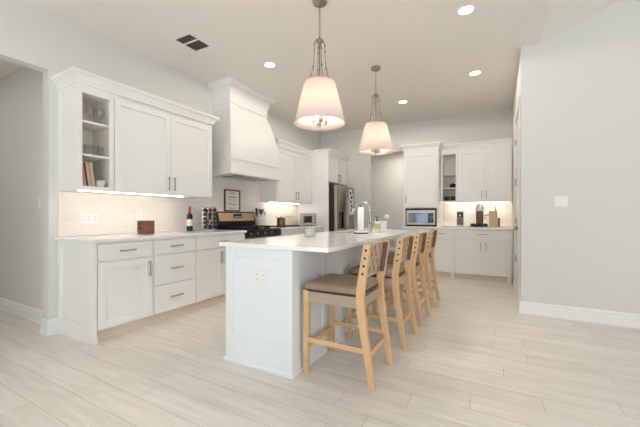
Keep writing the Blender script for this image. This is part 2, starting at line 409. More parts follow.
def open_shelf(root, wd, dp, z0, z1, shelves, stile=.038, cx=0):
    t = .018
    b = MB().box(cx, t, .02, dp, z0, z1).box(wd-t, wd, .02, dp, z0, z1).box(t, wd-t, dp-.012, dp, z0, z1)
    b.box(t, wd-t, .02, dp-.012, z0, z0+.036).box(t, wd-t, .02, dp-.012, z1-.09, z1); obj('carcass', b, 'cab_in', root)
    b = MB().box(0, stile, 0, .02, z0, z1).box(wd-stile, wd, 0, .02, z0, z1)
    b.box(stile, wd-stile, 0, .02, z0, z0+.038).box(stile, wd-stile, 0, .02, z1-.095, z1); obj('face_frame', b, 'cab', root, bevel=.0015)
    for z in shelves: obj('shelf', MB().box(t+.001, wd-t-.001, .022, dp-.013, z, z+.019), 'cab_in', root)
ML = PI/2
# ---- left run: base
FX = -3.07+.02            # door front plane of the base cabinets
BD = .627                 # depth from door front to tile
def lrun(name, label, y0, x=FX): return thing(name, label, 'cabinet', (x, y0, 0), ML)
c = lrun('base_cabinet', 'white base cabinet at near left end, one drawer over one door, panelled side', 1.478)
b = MB()
W1 = .559
base_cabinet(c, W1, BD, [(.045, .548, .115, .70, .513)], [(.045, .548, .718, .862)], foot=(), cx=.0205)
obj('side_panel', MB().shaker_side(0, -1, .022, BD, .0, TOP-.001, fr=.055, bot=.15).box(0, .032, .0, .022, 0, TOP-.001)
    .prism([(.0, 0), (.06, 0), (.046, .03), (.036, .1), (.0, .1)], 'y', .012, .02), 'cab', c)
c = lrun('base_cabinet', 'white base cabinet of three drawers, below the wooden mug', 2.04)
base_cabinet(c, .525, BD, [], [(.012, .513, .718, .862), (.012, .513, .405, .703), (.012, .513, .115, .39)])
c = lrun('base_cabinet', 'white base cabinet with two doors below one wide drawer, left of the range', 2.568)
base_cabinet(c, .838, BD, [(.012, .417, .115, .70, .378), (.421, .826, .115, .70, .46)], [(.012, .826, .718, .862)])
c = lrun('base_cabinet', 'white base cabinet right of the range, below kettle and toaster oven', 4.262)
base_cabinet(c, 1.45, BD, [(.012, .48, .115, .70, .44), (.484, .965, .115, .70, .525), (.969, 1.438, .115, .70, 1.01)], [(.012, .48, .718, .862), (.484, .965, .718, .862), (.969, 1.438, .718, .862)])
def counter(label, x0, x1, y0, y1):
    return tag(obj('countertop', MB().box(x0, x1, y0, y1, TOP, .914), 'quartz', bevel=.003), label, 'countertop')
counter('white quartz countertop left of the range, under wine bottle and spice rack', XW+.012, FX+.025, 1.452, 3.408)
counter('short white countertop between range and refrigerator panel', XW+.012, FX+.025, 4.256, 5.713)
# ---- left run: uppers
UX, UZ0, UZ1, UD = -3.315, 1.355, 2.345, .364
c = lrun('open_shelf_cabinet', 'white open-shelf wall cabinet at left end, holding books and glassware', 1.485, UX)
open_shelf(c, .312, UD, UZ0, UZ1, (1.675, 1.985), cx=.009)
obj('side_panel', MB().shaker_side(0, -1, .02, UD, UZ0, UZ1, th=.0085, fr=.05, rec=.006), 'cab', c)
crown(c, [(0, UD), (0, 0), (.312, 0)])
c = lrun('wall_cabinet', 'white two-door wall cabinet left of the range hood', 1.798, UX)
upper_doors(c, 1.265, UD, UZ0, UZ1, [(.012, .632), (.636, 1.252)], [.598, .672])
crown(c, [(0, 0), (1.265, 0), (1.265, UD)])
obj('light_strip', MB().box(-.27, .85, .06, .085, UZ0-.006, UZ0-.001), 'led', c)
c = lrun('wall_cabinet', 'white two-door wall cabinet between range hood and refrigerator', 4.50, UX)
obj('side_panel', MB().shaker_side(-.0086, -1, .02, UD, UZ0, UZ1, th=.0085, fr=.05, rec=.006), 'cab', c)
upper_doors(c, 1.214, UD, UZ0, UZ1, [(.012, .612), (.616, 1.2)], [.578, .65])
crown(c, [(0, UD), (0, 0), (1.214, 0)])
obj('light_strip', MB().box(.1, 1.05, .22, .25, UZ0-.006, UZ0-.001), 'led', c)
# ---- fridge surround
c = thing('refrigerator_cabinet', 'white tall panel with two-door cabinet over the steel refrigerator', 'cabinet', (-2.95, 5.717, 0), ML)
SD = .729
obj('side_panel', MB().box(0, .03, 0, SD, 0, 2.40), 'cab', c)
obj('side_panel', MB().box(.968, .998, 0, SD, 0, 2.40), 'cab', c)
obj('carcass', MB().box(.03, .968, .02, SD, 1.79, 2.40), 'cab', c)
for x0, x1, px in ((.034, .497, .455), (.501, .964, .543)):
    d = obj('door', MB().shaker(x0, x1, 1.80, 2.33, 0), 'cab', c, bevel=.0015)
    obj('handle', pull(MB(), px, 1.91, True), 'nickel', d)
crown(c, [(0, .30), (0, 0), (.94, 0)], prof=[(p, z+.02) for p, z in CP])
# fridge
f = thing('refrigerator', 'stainless steel refrigerator with hanging towels on its right door', 'refrigerator', (-2.79, 5.765, 0), ML)
obj('body', MB().box(0, .9, .07, .8, .02, 1.74).box(.02, .88, .1, .78, 0, .02), 'dark', f)
for x0, x1, hx in ((.003, .447, .415), (.453, .897, .485)):
    d = obj('door', MB().box(x0, x1, 0, .065, .72, 1.735), 'steel', f, bevel=.012)
    obj('handle', MB().tube([(hx, 0, .85), (hx, -.045, .88), (hx, -.05, 1.2), (hx, -.045, 1.58), (hx, 0, 1.61)], .011), 'steel', d)
    if x0 < .1:
        obj('dispenser', MB().box(.12, .33, -.006, .004, .85, 1.19).box(.14, .31, -.012, -.005, 1.1, 1.17), 'darkglass', d)
d = obj('freezer_drawer', MB().box(.003, .897, 0, .065, .06, .71), 'steel', f, bevel=.012)
obj('handle', MB().tube([(.1, 0, .63), (.13, -.045, .63), (.77, -.045, .63), (.8, 0, .63)], .011), 'steel', d)
# towels hanging on the fridge
def cloth(name, label, x0, x1, z0, z1, m, y=-.075, dots=False, slant=0):
    b = MB(); n = 9; rings = []
    for i in range(7):
        t = i/6; z = z1+(z0-z1)*t; ring = []
        for k in range(n):
            u = k/(n-1); xx = x0+(x1-x0)*u*(.7+.3*t)+slant*t; ring.append((xx, y+.010*math.sin(u*9)*t, z))
        for k in reversed(range(n)):
            u = k/(n-1); xx = x0+(x1-x0)*u*(.7+.3*t)+slant*t; ring.append((xx, y+.008+.010*math.sin(u*9)*t, z))
        rings.append(ring)
    o = thing(name, label, 'towel', (-2.79, 5.765, 0), ML)
    b.loft(rings, True); obj('cloth', b, m, o)
    if dots:
        for i in range(5):
            zz = z1-.05-i*(z1-z0-.1)/5; q = x0+(.02, .06, .03, .075, .045)[i]; hw = (.05, .07, .06, .05, .06)[i]
            obj('dark_patch', MB().prism([(q, zz-.05), (q+hw*.8, zz-.06), (q+hw, zz-.01), (q+hw*.3, zz)], 'y', y-.014, y-.003), 'black', o)
    return o
cloth('dish_towel', 'white towel with black patches hanging from refrigerator door handle', .47, .66, 1.12, 1.67, 'towel_white', dots=True)
cloth('dish_towel', 'long grey towel hanging low on refrigerator between dispenser and patched towel', .355, .46, .86, 1.45, 'towel_grey')
cloth('oven_mitt', 'small plain white mitt hanging at upper right of refrigerator door', .68, .79, 1.30, 1.60, 'towel_white', y=-.03, slant=.03)['category'] = 'mitt'

# ---- range hood
h = thing('range_hood', 'white flared wooden range hood rising to the ceiling above the range', 'range hood', (XW, 3.83, 0))
def hood_ring(z, X, hf, hb=.43):
    x = X-XW
    return [(0.001, -hb, z), (x, -hf, z), (x, hf, z), (0.001, hb, z)]
rings = []
for i in range(13):
    s = i/12; z = 1.93+(2.74-1.93)*s; fl = 1-(1-(1-s))**2
    fl = 1-(s)**2 if False else (1-s)*(1+s*.75)
    rings.append(hood_ring(z, -3.35+.175*fl, .41+.165*fl))
obj('body', MB().loft(rings), 'cab', h)
b = MB().loft([hood_ring(1.715, -3.165, .585), hood_ring(1.935, -3.165, .585)])
b.loft([hood_ring(1.90, -3.15, .6), hood_ring(1.925, -3.15, .6), hood_ring(1.937, -3.165, .585)])
b.loft([hood_ring(1.70, -3.15, .6), hood_ring(1.745, -3.15, .6)])
obj('apron', b, 'cab', h)
obj('vent_insert', MB().box(.12, .42, -.36, .36, 1.688, 1.699), 'steel', h)
b = MB().loft([hood_ring(2.735, -3.345, .415), hood_ring(2.75, -3.33, .43), hood_ring(2.77, -3.33, .43), hood_ring(2.785, -3.345, .415), hood_ring(2.86, -3.33, .43),
               hood_ring(2.98, -3.30, .46, .46), hood_ring(2.985, -3.27, .49, .49), hood_ring(3.02, -3.245, .515, .515), hood_ring(3.03, -3.23, .53, .53), hood_ring(3.048, -3.23, .53, .53)])
obj('crown_moulding', b, 'cab', h)

# ---- range
r = thing('range', 'stainless and black gas range with beige steel backguard', 'range', (-3.058, 3.414, 0), ML)
RW = .836
obj('body', MB().box(0, RW, .03, .597, .02, .905).box(.03, RW-.03, .06, .57, 0, .02), 'steel', r)
d = obj('oven_door', MB().box(.01, RW-.01, 0, .03, .22, .79), 'darkglass', r, bevel=.004)
obj('handle', MB().tube([(.08, 0, .74), (.08, -.05, .74), (RW-.08, -.05, .74), (RW-.08, 0, .74)], .011), 'steel', d)
obj('drawer', MB().box(.01, RW-.01, 0, .03, .04, .21), 'steel', r, bevel=.004)
obj('control_panel', MB().box(.0, RW, -.01, .03, .80, .912), 'black', r, bevel=.006)
for i in range(5):
    x = .09+i*(RW-.18)/4
    obj('knob', MB().lathe([(.014, -.032), (.016, -.012), (.021, -.0105)], (x, 0, .858), 14, 'y'), 'knob', r)
obj('cooktop', MB().box(0, RW, .03, .532, .906, .918), 'black', r, bevel=.003)
for gx0, gx1 in ((.02, .285), (.292, .544), (.551, .816)):
    g = MB()
    for x in (gx0, gx1-.014, (gx0+gx1)/2-.007): g.box(x, x+.014, .05, .51, .938, .955)
    for y in (.05, .16, .27, .38, .496): g.box(gx0, gx1, y, y+.014, .938, .955)
    for x in (gx0, gx1-.014):
        for y in (.05, .496): g.box(x, x+.014, y, y+.014, .918, .938)
    obj('grate', g, 'iron', r)
    for y in (.16, .39): obj('burner', MB().lathe([(.05, 0), (.05, .008), (.035, .01), (.035, .017)], ((gx0+gx1)/2, y, .918), 16), 'black', r)
b = MB().prism([(0.532, .906), (0.597, .906), (0.597, 1.165), (0.567, 1.18), (0.532, 1.06)], 'x', 0, RW); obj('backguard_frame', b, 'black', r, bevel=.006)
b = MB().prism([(0.5240, 1.035), (0.5325, 1.035), (0.5635, 1.16), (0.5570, 1.16)], 'x', .025, RW-.025); obj('backguard_panel', b, 'bronze_steel', r)
obj('display', MB().prism([(0.5240, 1.075), (0.5320, 1.075), (0.5470, 1.145), (0.5410, 1.145)], 'x', .33, .51), 'darkglass', r)
b = MB()
for i in range(4): b.prism([(.5223, 1.088), (0.5240, 1.088), (0.5285, 1.106), (0.5275, 1.106)], 'x', .352+i*.037, .374+i*.037)
obj('display_digits', b, 'white_plastic', r)

# ---- back run
BY = 6.10
def brun(name, label, x0, y=BY): return thing(name, label, 'cabinet', (x0, y, 0), 0)
BDP = YB-.013-BY
c = brun('base_cabinet', 'white base cabinet on the back wall under the microwave, behind the stools', -1.56)
base_cabinet(c, .925, BDP, [(.04, .463, .115, .70, .42), (.467, .885, .115, .70, .51)], [(.04, .463, .718, .862), (.467, .885, .718, .862)], foot=(.884,))
c = brun('base_cabinet', 'white two-door base cabinet with wide drawer, under the coffee maker', -.629)
base_cabinet(c, .872, BDP, [(.035, .441, .115, .70, .405), (.445, .85, .115, .70, .481)], [(.035, .85, .718, .862)], foot=(.828,))
counter('white countertop along the back wall under microwave and coffee maker', -1.585, .25, BY-.025, YB-.012)
# microwave tower
TW = .627
c = brun('microwave_cabinet', 'tall white one-door cabinet standing on back counter, microwave in its niche', -1.536, 6.105)
TD = YB-.013-6.105
b = MB().box(0, .025, .02, TD, .915, 2.345).box(TW-.025, TW, .02, TD, .915, 2.345).box(.025, TW-.025, .02, TD, 1.265, 2.345).box(.025, TW-.025, TD-.02, TD, .915, 1.265)
obj('carcass', b, 'cab', c)
b = MB().box(0, .03, 0, .02, .915, 1.285).box(TW-.03, TW, 0, .02, .915, 1.285).box(.03, TW-.03, 0, .02, 1.258, 1.285); obj('face_frame', b, 'cab', c)
d = obj('door', MB().shaker(.012, TW-.012, 1.292, 2.29, 0), 'cab', c, bevel=.0015)
obj('handle', pull(MB(), .045, 1.42, True), 'nickel', d)
obj('top_rail', MB().box(0, TW, 0, .02, 2.295, 2.345), 'cab', c)
crown(c, [(0, TD), (0, 0), (TW, 0), (TW, .186)], prof=[(p, z+.012) for p, z in CP])
m_ = thing('microwave', 'stainless microwave with dark window, in niche of the tall back cabinet', 'microwave', (-1.497, 6.112, .915))
MW, MH = .551, .325
obj('body', MB().box(0, MW, .012, .42, .006, MH).box(.03, .09, .05, .1, 0, .006).box(MW-.09, MW-.03, .05, .1, 0, .006).box(.03, MW-.03, .3, .4, 0, .006), 'black', m_)
b = MB().box(.012, MW-.02, -.004, .012, .03, .07).box(.012, MW-.02, -.004, .012, MH-.075, MH-.025).box(.012, .045, -.004, .012, .07, MH-.075).box(MW-.05, MW-.02, -.004, .012, .07, MH-.075)
obj('door_frame', b, 'steel', m_, bevel=.003)
obj('door_glass', MB().box(.045, .40, -.001, .011, .07, MH-.075), 'mirror', m_)
obj('control_panel', MB().box(.405, MW-.05, -.001, .011, .07, MH-.075), 'darkglass', m_)
b = MB()
for i in range(3):
    for j in range(3): b.box(.418+i*.025, .432+i*.025, -.003, -.001, .085+j*.03, .1+j*.03)
b.box(.418, .482, -.003, -.001, .195, .22); obj('keypad', b, 'dark', m_)
# back uppers
c = brun('open_shelf_cabinet', 'narrow white open-shelf wall cabinet beside the microwave cabinet', -.905, 6.36)
open_shelf(c, .293, .345, UZ0, UZ1, (1.615, 1.87), .035)
crown(c, [(0, 0), (.293, 0)])
c = brun('wall_cabinet', 'white two-door wall cabinet above the coffee maker', -.611, 6.36)
upper_doors(c, .856, .345, UZ0, UZ1, [(.014, .428), (.432, .845)], [.395, .465])
crown(c, [(0, 0), (.856, 0)])
obj('light_strip', MB().box(-.2, .8, .20, .23, UZ0-.006, UZ0-.001), 'led', c)

# ------------------------------------------------------------------ island
IX0, IX1, IY0, IY1 = -1.85, -1.228, 1.84, 4.68
i_ = thing('kitchen_island', 'large white panelled kitchen island in the middle of the room', 'island', (0, 0, 0))
T = .02
b = MB().box(IX0+.02, IX0+.04, IY0+.03, IY1-.01, 0, TOP-.002).box(IX1-.04, IX1-.02, IY0+.03, IY1-.01, 0, TOP-.002)
b.box(IX0+.02, IX1-.02, IY1-.03, IY1-.0, 0, TOP-.002).box(IX0+.02, IX1-.02, IY0+.02, IY0+.04, 0, TOP-.002); obj('carcass', b, 'island', i_)
obj('end_panel', MB().shaker(IX0, IX1, 0, TOP-.002, IY0, th=.02, fr=.075, rec=.012).box(IX0+.075, IX1-.075, IY0, IY0+.02, .07, .21), 'island', i_, bevel=.002)
ys = [IY0+.02, 2.36, 3.13, 3.90, IY1]
for y0, y1 in zip(ys[:-1], ys[1:]):
    obj('seat_side_panel', MB().shaker_side(IX1, 1, y0, y1, 0, TOP-.002, fr=.075, rec=.013, bot=.15), 'island', i_, bevel=.002)
    obj('aisle_side_panel', MB().shaker_side(IX0, -1, y0, y1, .1, TOP-.002, fr=.06, rec=.01), 'island', i_, bevel=.002)
SHP = [(0, 0), (.012, 0), (.012, .018), (.006, .026), (0, .026)]
obj('shoe_moulding', MB().sweep([(IX0, IY1), (IX0, IY0), (IX1, IY0), (IX1, IY1)], SHP), 'island', i_)
def plate(root, x0, x1, z0, z1, y=0, sockets=2, kind='outlet'):
    obj('cover', MB().box(x0, x1, y-.006, y, z0, z1), 'white_plastic', root, bevel=.003)
    n = sockets; wd = (x1-x0)/n
    for k in range(n):
        cx = x0+wd*(k+.5); cz = (z0+z1)/2
        if kind == 'switch': obj('rocker', MB().prism([(y-.006, cz-.033), (y-.012, cz-.033), (y-.0075, cz), (y-.009, cz+.033), (y-.006, cz+.033)], 'x', cx-.016, cx+.016), 'trim', root)
        else:
            obj('socket', MB().box(cx-.016, cx+.016, y-.0085, y-.006, cz-.033, cz+.033), 'trim', root)
            sl = MB()
            for dz in (-.017, .017):
                for dx in (-.006, .006): sl.box(cx+dx-.0013, cx+dx+.0013, y-.0092, y-.0084, cz+dz-.005, cz+dz+.005)
            obj('slot', sl, 'dark', root)
o = thing('outlet', 'white outlet plate on the near end panel of the island', 'outlet', (-1.51, IY0+.0115, .67)); plate(o, -.058, .058, -.058, .058)
# island top with sink cut-out
CX0, CX1, CY0, CY1 = -1.895, -.935, 1.812, 4.73
SX0, SX1, SY0, SY1 = -1.78, -1.50, 3.45, 4.1
b = MB().box(CX0, CX1, CY0, SY0, TOP, .914).box(CX0, CX1, SY1, CY1, TOP, .914).box(CX0, SX0, SY0, SY1, TOP, .914).box(SX1, CX1, SY0, SY1, TOP, .914)
tag(obj('island_countertop', b, 'quartz'), 'long white quartz slab on the island, overhanging towards the stools', 'countertop')
s_ = MB().box(SX0-.012, SX0-.002, SY0-.01, SY1+.01, .70, TOP-.002).box(SX1+.002, SX1+.012, SY0-.01, SY1+.01, .70, TOP-.002)
s_.box(SX0-.002, SX1+.002, SY0-.01, SY0-.001, .70, TOP-.002).box(SX0-.002, SX1+.002, SY1+.001, SY1+.01, .70, TOP-.002).box(SX0-.012, SX1+.012, SY0-.01, SY1+.01, .69, .70)
sk = thing('sink', 'undermount steel sink in the island top beside the faucet', 'sink')
obj('basin', s_, 'basin', sk); obj('drain', MB().lathe([(.04, .7005), (.04, .704), (.02, .702)], (-1.64, 3.78, 0), 16), 'chrome', sk)

# ------------------------------------------------------------------ bar stools
YS = (2.165, 2.88, 3.53, 4.255)
st = thing('bar_stool', 'nearest wooden bar stool with taupe leather seat and woven strap back', 'bar stool', (-.945, YS[0], 0), 0, 'bar stools along the island')
def post(b, path, y0, y1, wd):
    rings = []
    for (x, z), w_ in zip(path, wd): rings.append([(x-w_/2, y0, z), (x+w_/2, y0, z), (x+w_/2, y1, z), (x-w_/2, y1, z)])
    return b.loft(rings)
BPATH = [(.252, 0), (.232, .12), (.211, .25), (.190, .38), (.174, .49), (.168, .58), (.172, .64), (.181, .70), (.196, .79), (.217, .932)]
BW = [.036, .041, .046, .05, .054, .055, .054, .053, .052, .046]
for s in (-1, 1):
    y0, y1 = sorted((s*.184, s*.22))
    obj('back_leg', post(MB(), BPATH, y0, y1, BW), 'oak', st, bevel=.005)
    obj('front_leg', post(MB(), [(-.243, 0), (-.240, .3), (-.238, .595)], y0-.002, y1+.002, [.036, .042, .044]), 'oak', st, bevel=.005)
    obj('side_stretcher', MB().box(-.222, .19, min(s*.197, s*.215), max(s*.197, s*.215), .222, .256), 'oak', st, bevel=.003)
obj('front_stretcher', MB().box(-.25, -.228, -.185, .185, .175, .212), 'oak', st, bevel=.003)
obj('rear_stretcher', MB().box(.202, .222, -.185, .185, .180, .216), 'oak', st, bevel=.003)
b = MB().box(-.258, -.222, -.184, .184, .51, .575)
for s in (-1, 1): b.box(-.216, .148, min(s*.186, s*.221), max(s*.186, s*.221), .51, .585)
b.box(.150, .178, -.184, .184, .51, .575); obj('seat_rail', b, 'rail_leather', st, bevel=.006)
def rrect(x0, x1, y0, y1, r, z, n=5):
    pts = []
    for cx, cy, a0 in ((x1-r, y1-r, 0), (x0+r, y1-r, PI/2), (x0+r, y0+r, PI), (x1-r, y0+r, 1.5*PI)):
        for k in range(n+1): a = a0+PI/2*k/n; pts.append((cx+r*math.cos(a), cy+r*math.sin(a), z))
    return pts
def rect_cushion(zs):
    rings = []
    for z, ins, bow in zs: rings.append([(x, y, z0+bow*(1-(x/.3)**2)) for x, y, z0 in rrect(-.262+ins, .158-ins, -.222+ins, .222-ins, .03, z)])
    return rings
obj('seat_piping', MB().loft(rect_cushion([(.587, .004, 0), (.594, -.001, 0), (.599, .0, 0)]), True), 'piping', st)
obj('seat_cushion', MB().loft(rect_cushion([(.600, .0015, 0), (.612, -.001, 0), (.632, .004, 0), (.642, .018, .002), (.647, .05, .004), (.65, .1, .006)]), True), 'leather', st)
# woven back
def px(z):
    for (xa, za), (xb, zb) in zip(BPATH[:-1], BPATH[1:]):
        if za <= z <= zb: return xa+(xb-xa)*(z-za)/(zb-za)
    return BPATH[-1][0]
ZH = (.742, .793, .844, .895)
b = MB()
for k in range(8):
    yc = -.1615+k*.0461; hw = .0165; pts = []
    for i in range(25):
        z = .70+.222*i/24; ph = math.sin((z-.742+.0255)/.051*PI)*(1 if k % 2 else -1)
        pts.append((px(z)-.014+.003*ph, z))
    rings = [[(x-.0022, yc-hw, z), (x+.0022, yc-hw, z), (x+.0022, yc+hw, z), (x-.0022, yc+hw, z)] for x, z in pts]
    b.loft(rings, False)
obj('woven_strap', b, 'strap', st)
b = MB()
for q, z in enumerate(ZH):
    rings = []
    for i in range(49):
        y = -.183+.366*i/48; ph = math.sin((y+.1615+.02305)/.0461*PI)*(1 if q % 2 else -1)
        x = px(z)-.0215+.0005*ph; rings.append([(x-.002, y, z-.018), (x+.002, y, z-.018), (x+.002, y, z+.018), (x-.002, y, z+.018)])
    b.loft(rings)
obj('cross_strap', b, 'cross', st)
for z in (.704, .925):
    obj('back_rail', MB().tube([(px(z)-.015, -.184, z), (px(z)-.015, .184, z)], .0125, 10), 'strap', st)
for s in (-1, 1):
    b = MB(); rings = []
    for i in range(9):
        z = .70+.222*i/8; x = px(z); w_ = .0235
        y0, y1 = sorted((s*.1805, s*.1838)); rings.append([(x-w_, y0, z), (x+w_, y0, z), (x+w_, y1, z), (x-w_, y1, z)])
    b.loft(rings); obj('strap_wrap', b, 'brown_leather', st)
for s in (-1, 1):
    for z in ZH: obj('nail_head', MB().lathe([(.0085, 0), (.007, s*.003), (.003, s*.0045)], (px(z)+.002, s*.2203, z), 10, 'y'), 'nail', st)
labs = ['second bar stool from the camera along the island, woven strap back', 'third bar stool from the camera along the island, woven strap back', 'farthest bar stool, next to the far end of the island']
for y, lb in zip(YS[1:], labs): dup(st, (-.915, y, 0), lb)

# ------------------------------------------------------------------ ceiling fixtures
pd = thing('pendant_light', 'nearer pendant with white tapered shade on chain, over near half of the island', 'pendant light', (-1.388, 2.523, 0), 0, 'pendants over the island')
obj('canopy', MB().lathe([(.062, 3.049), (.064, 3.035), (.055, 3.02), (.02, 3.012), (.008, 2.995)], seg=24), 'aged', pd)
b = MB()
for k in range(11):
    z = 2.985-k*.0255; pts = []
    for q in range(13):
        a = 2*PI*q/12; e = .0075*math.cos(a); pts.append((e if k % 2 else 0, 0 if k % 2 else e, z-.016+.018*math.sin(a)))
    b.tube(pts, .0022, 6)
obj('chain', b, 'aged', pd)
obj('hub', MB().lathe([(.006, 2.715), (.012, 2.71), (.012, 2.70), (.034, 2.695), (.036, 2.68), (.026, 2.67), (.012, 2.662), (.006, 2.64)]), 'aged', pd)
obj('stem', MB().tube([(0, 0, 2.66), (0, 0, 2.08)], .0055), 'aged', pd)
for k in range(4):
    a = PI/4+k*PI/2; c_, s2 = math.cos(a), math.sin(a)
    hk = [(c_*r_, s2*r_, z) for r_, z in ((.03, 2.69), (.046, 2.672), (.05, 2.65), (.046, 2.63), (.05, 2.60), (.052, 2.52), (.060, 2.45), (.085, 2.36), (.12, 2.306))]
    sb_ = MB().tube(hk, .0036, 6)
    for q in (2, 4, 6): sb_.lathe([(.001, -.012), (.0075, -.006), (.0075, .006), (.001, .012)], hk[q], 8)
    obj('strap', sb_, 'aged', pd)
    sp = obj('candle_sleeve', MB().lathe([(.014, 1.965), (.014, 2.05)], (c_*.058, s2*.058, 0), 12), 'candle', pd)
    obj('bulb', MB().lathe([(.006, 2.051), (.016, 2.065), (.018, 2.085), (.009, 2.115), (.002, 2.13)], (c_*.058, s2*.058, 0), 10), 'bulb', sp)
    obj('arm', MB().tube([(0, 0, 1.95), (c_*.03, s2*.03, 1.942), (c_*.058, s2*.058, 1.948), (c_*.058, s2*.058, 1.966)], .006, 8), 'aged', pd)
    a2 = a+PI/2
    obj('frame_bar', MB().tube([(c_*.07, s2*.07, 2.03), (c_*.07, s2*.07, 1.955), (math.cos(a2)*.07, math.sin(a2)*.07, 1.955)], .0045, 6), 'aged', pd)
obj('finial', MB().lathe([(.003, 1.915), (.014, 1.928), (.014, 1.945), (.008, 1.96), (.012, 1.99), (.006, 2.09)], seg=12), 'aged', pd)
b = MB(); seg = 48; prof = [(.229, 1.943), (.1375, 2.315), (.135, 2.315), (.2265, 1.943)]
rings = [[(r_*math.cos(2*PI*i/seg), r_*math.sin(2*PI*i/seg), z) for i in range(seg)] for r_, z in prof]
b.loft(rings+[rings[0]], True, cap=False); obj('lamp_shade', b, 'shade', pd)
b = MB()
for k in range(3):
    a = k*2*PI/3; b.tube([(0, 0, 2.303), (.136*math.cos(a), .136*math.sin(a), 2.306)], .003, 6)
b.lathe([(.137, 2.302), (.1385, 2.306), (.137, 2.310), (.1355, 2.306), (.137, 2.302)], seg=36, caps=False); obj('shade_ring', b, 'aged', pd)
obj('added_diffuser', MB().lathe([(.0, 2.296), (.1375, 2.296)], seg=32, caps=False), 'shade', pd)  # disc added to soften the pendant's light on the ceiling
pl = bpy.data.lights.new('bulb_light', 'POINT'); pl.energy = 38; pl.color = (1, .89, .77); pl.shadow_soft_size = .05
plo = bpy.data.objects.new('bulb_light', pl); COL.objects.link(plo); plo.parent = pd; plo.location = (0, 0, 2.16)
dup(pd, (-1.375, 4.023, 0), 'farther pendant with white tapered shade, over the far half of the island')

rl = thing('recessed_light', 'recessed ceiling light right of the range hood crown', 'ceiling light', (-2.54, 3.294, H), 0, 'recessed lights in the kitchen ceiling')
obj('trim_ring', MB().lathe([(.088, -.001), (.086, -.006), (.066, -.006), (.062, -.001)], seg=32, caps=False), 'white_plastic', rl)
obj('lens', MB().lathe([(.0, -.002), (.064, -.002)], seg=28, caps=False), 'lens', rl)
dl = bpy.data.lights.new('downlight', 'SPOT'); dl.spot_size = math.radians(176); dl.spot_blend = .12; dl.energy = 12.5; dl.color = (1, .91, .79); dl.shadow_soft_size = .045
dlo = bpy.data.objects.new('downlight', dl); COL.objects.link(dlo); dlo.parent = rl; dlo.location = (0, 0, -.055)
for (x, y), lb in zip(((-.246, 3.298), (-.248, 4.816), (-1.385, 5.46), (-2.54, 4.816)),
                      ('recessed ceiling light highest in the photo, top right', 'recessed ceiling light above the back-wall counter, near the right wall', 'recessed ceiling light just right of the farther pendant', 'recessed ceiling light hidden behind the shade of the nearer pendant')):
    dup(rl, (x, y, H), lb)
v = thing('air_vent', 'white ceiling air register with dark louvres at upper left', 'air vent', (-2.965, 2.48, H))
b = MB().box(-.14, .14, -.195, -.165, -.008, -.001).box(-.14, .14, .11, .195, -.008, -.001).box(-.14, -.115, -.165, .11, -.008, -.001).box(.115, .14, -.165, .11, -.008, -.001).box(-.115, .115, -.065, -.045, -.008, -.001)
obj('frame', b, 'white_plastic', v)
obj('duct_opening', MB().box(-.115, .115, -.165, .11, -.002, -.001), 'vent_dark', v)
b = MB()
for i in range(11):
    x = -.1+i*.02
    b.prism([(x, -.003), (x+.003, -.003), (x+.009, -.009), (x+.006, -.009)], 'y', -.165, -.065).prism([(x, -.003), (x+.003, -.003), (x+.009, -.009), (x+.006, -.009)], 'y', -.045, .11)
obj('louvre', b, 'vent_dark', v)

# unseen lamps added to brighten the passage and the hall, above their door heads
for nm, (x, y, z), pw in (('ceiling_passage', (-2.0, 7.5, 2.7), 11), ('ceiling_hall', (-5.0, .5, 2.75), 4.5)):
    q = bpy.data.objects[nm]
    obj('trim_ring', MB().lathe([(.088, z-.001), (.086, z-.006), (.066, z-.006), (.062, z-.001)], (x, y, 0), seg=32, caps=False), 'white_plastic', q)
    obj('lens', MB().lathe([(.0, z-.002), (.064, z-.002)], (x, y, 0), seg=28, caps=False), 'lens', q)
    area('downlight', (x, y, z-.012), (0, 0, 0), .12, .12, pw, (1, .94, .86), 'DISK', q)

# ------------------------------------------------------------------ wall plates
o = thing('light_switch', 'white double switch plate on the right wall', 'switch', (.622, YR, 1.272)); plate(o, -.058, .058, -.058, .058, sockets=2, kind='switch')
o = thing('light_switch', 'white switch plate in the hall beyond the left opening', 'switch', (-4.157, 1.52, 1.25)); plate(o, -.036, .036, -.058, .058, sockets=1, kind='switch')
o = thing('light_switch', 'small white switch plate on the passage wall beside the pantry cabinet', 'switch', (-2.76, 8.1, 1.02)); plate(o, -.036, .036, -.058, .058, sockets=1, kind='switch')
TX = XW+.0115
o = thing('outlet', 'wide three-gang outlet plate on tile under the open shelf', 'outlet', (TX, 1.74, 1.09), ML); plate(o, -.085, .085, -.058, .058, sockets=3)
o = thing('outlet', 'white outlet plate on tile behind the wooden mug', 'outlet', (TX, 2.27, 1.12), ML); plate(o, -.04, .04, -.058, .058, sockets=1)

# ------------------------------------------------------------------ left counter objects
ZC = .9145
mg = thing('wooden_mug', 'square dark wooden mug with side handle on left counter', 'mug', (-3.40, 2.185, ZC), .12)
b = MB().box(-.06, .06, -.062, .062, 0, .018)
for a in ((-.06, .06, -.062, -.048), (-.06, .06, .048, .062), (-.06, -.046, -.048, .048), (.046, .06, -.048, .048)): b.box(*a, .018, .148)
obj('body', b, 'walnut', mg, bevel=.004)
obj('handle', MB().tube([(0, -.062, .115), (0, -.088, .112), (0, -.097, .09), (0, -.09, .065), (0, -.062, .058)], .0075), 'dark', mg)
wb = thing('wine_bottle', 'dark wine bottle with red capsule and cream label on left counter', 'bottle', (-3.47, 2.82, ZC))
obj('body', MB().lathe([(.030, 0), (.037, .004), (.038, .02), (.038, .19), (.034, .21), (.018, .235), (.0145, .25), (.0145, .315)]), 'wine_glass', wb)
obj('capsule', MB().lathe([(.0152, .235), (.0158, .24), (.0158, .318), (.014, .322)]), 'red', wb)
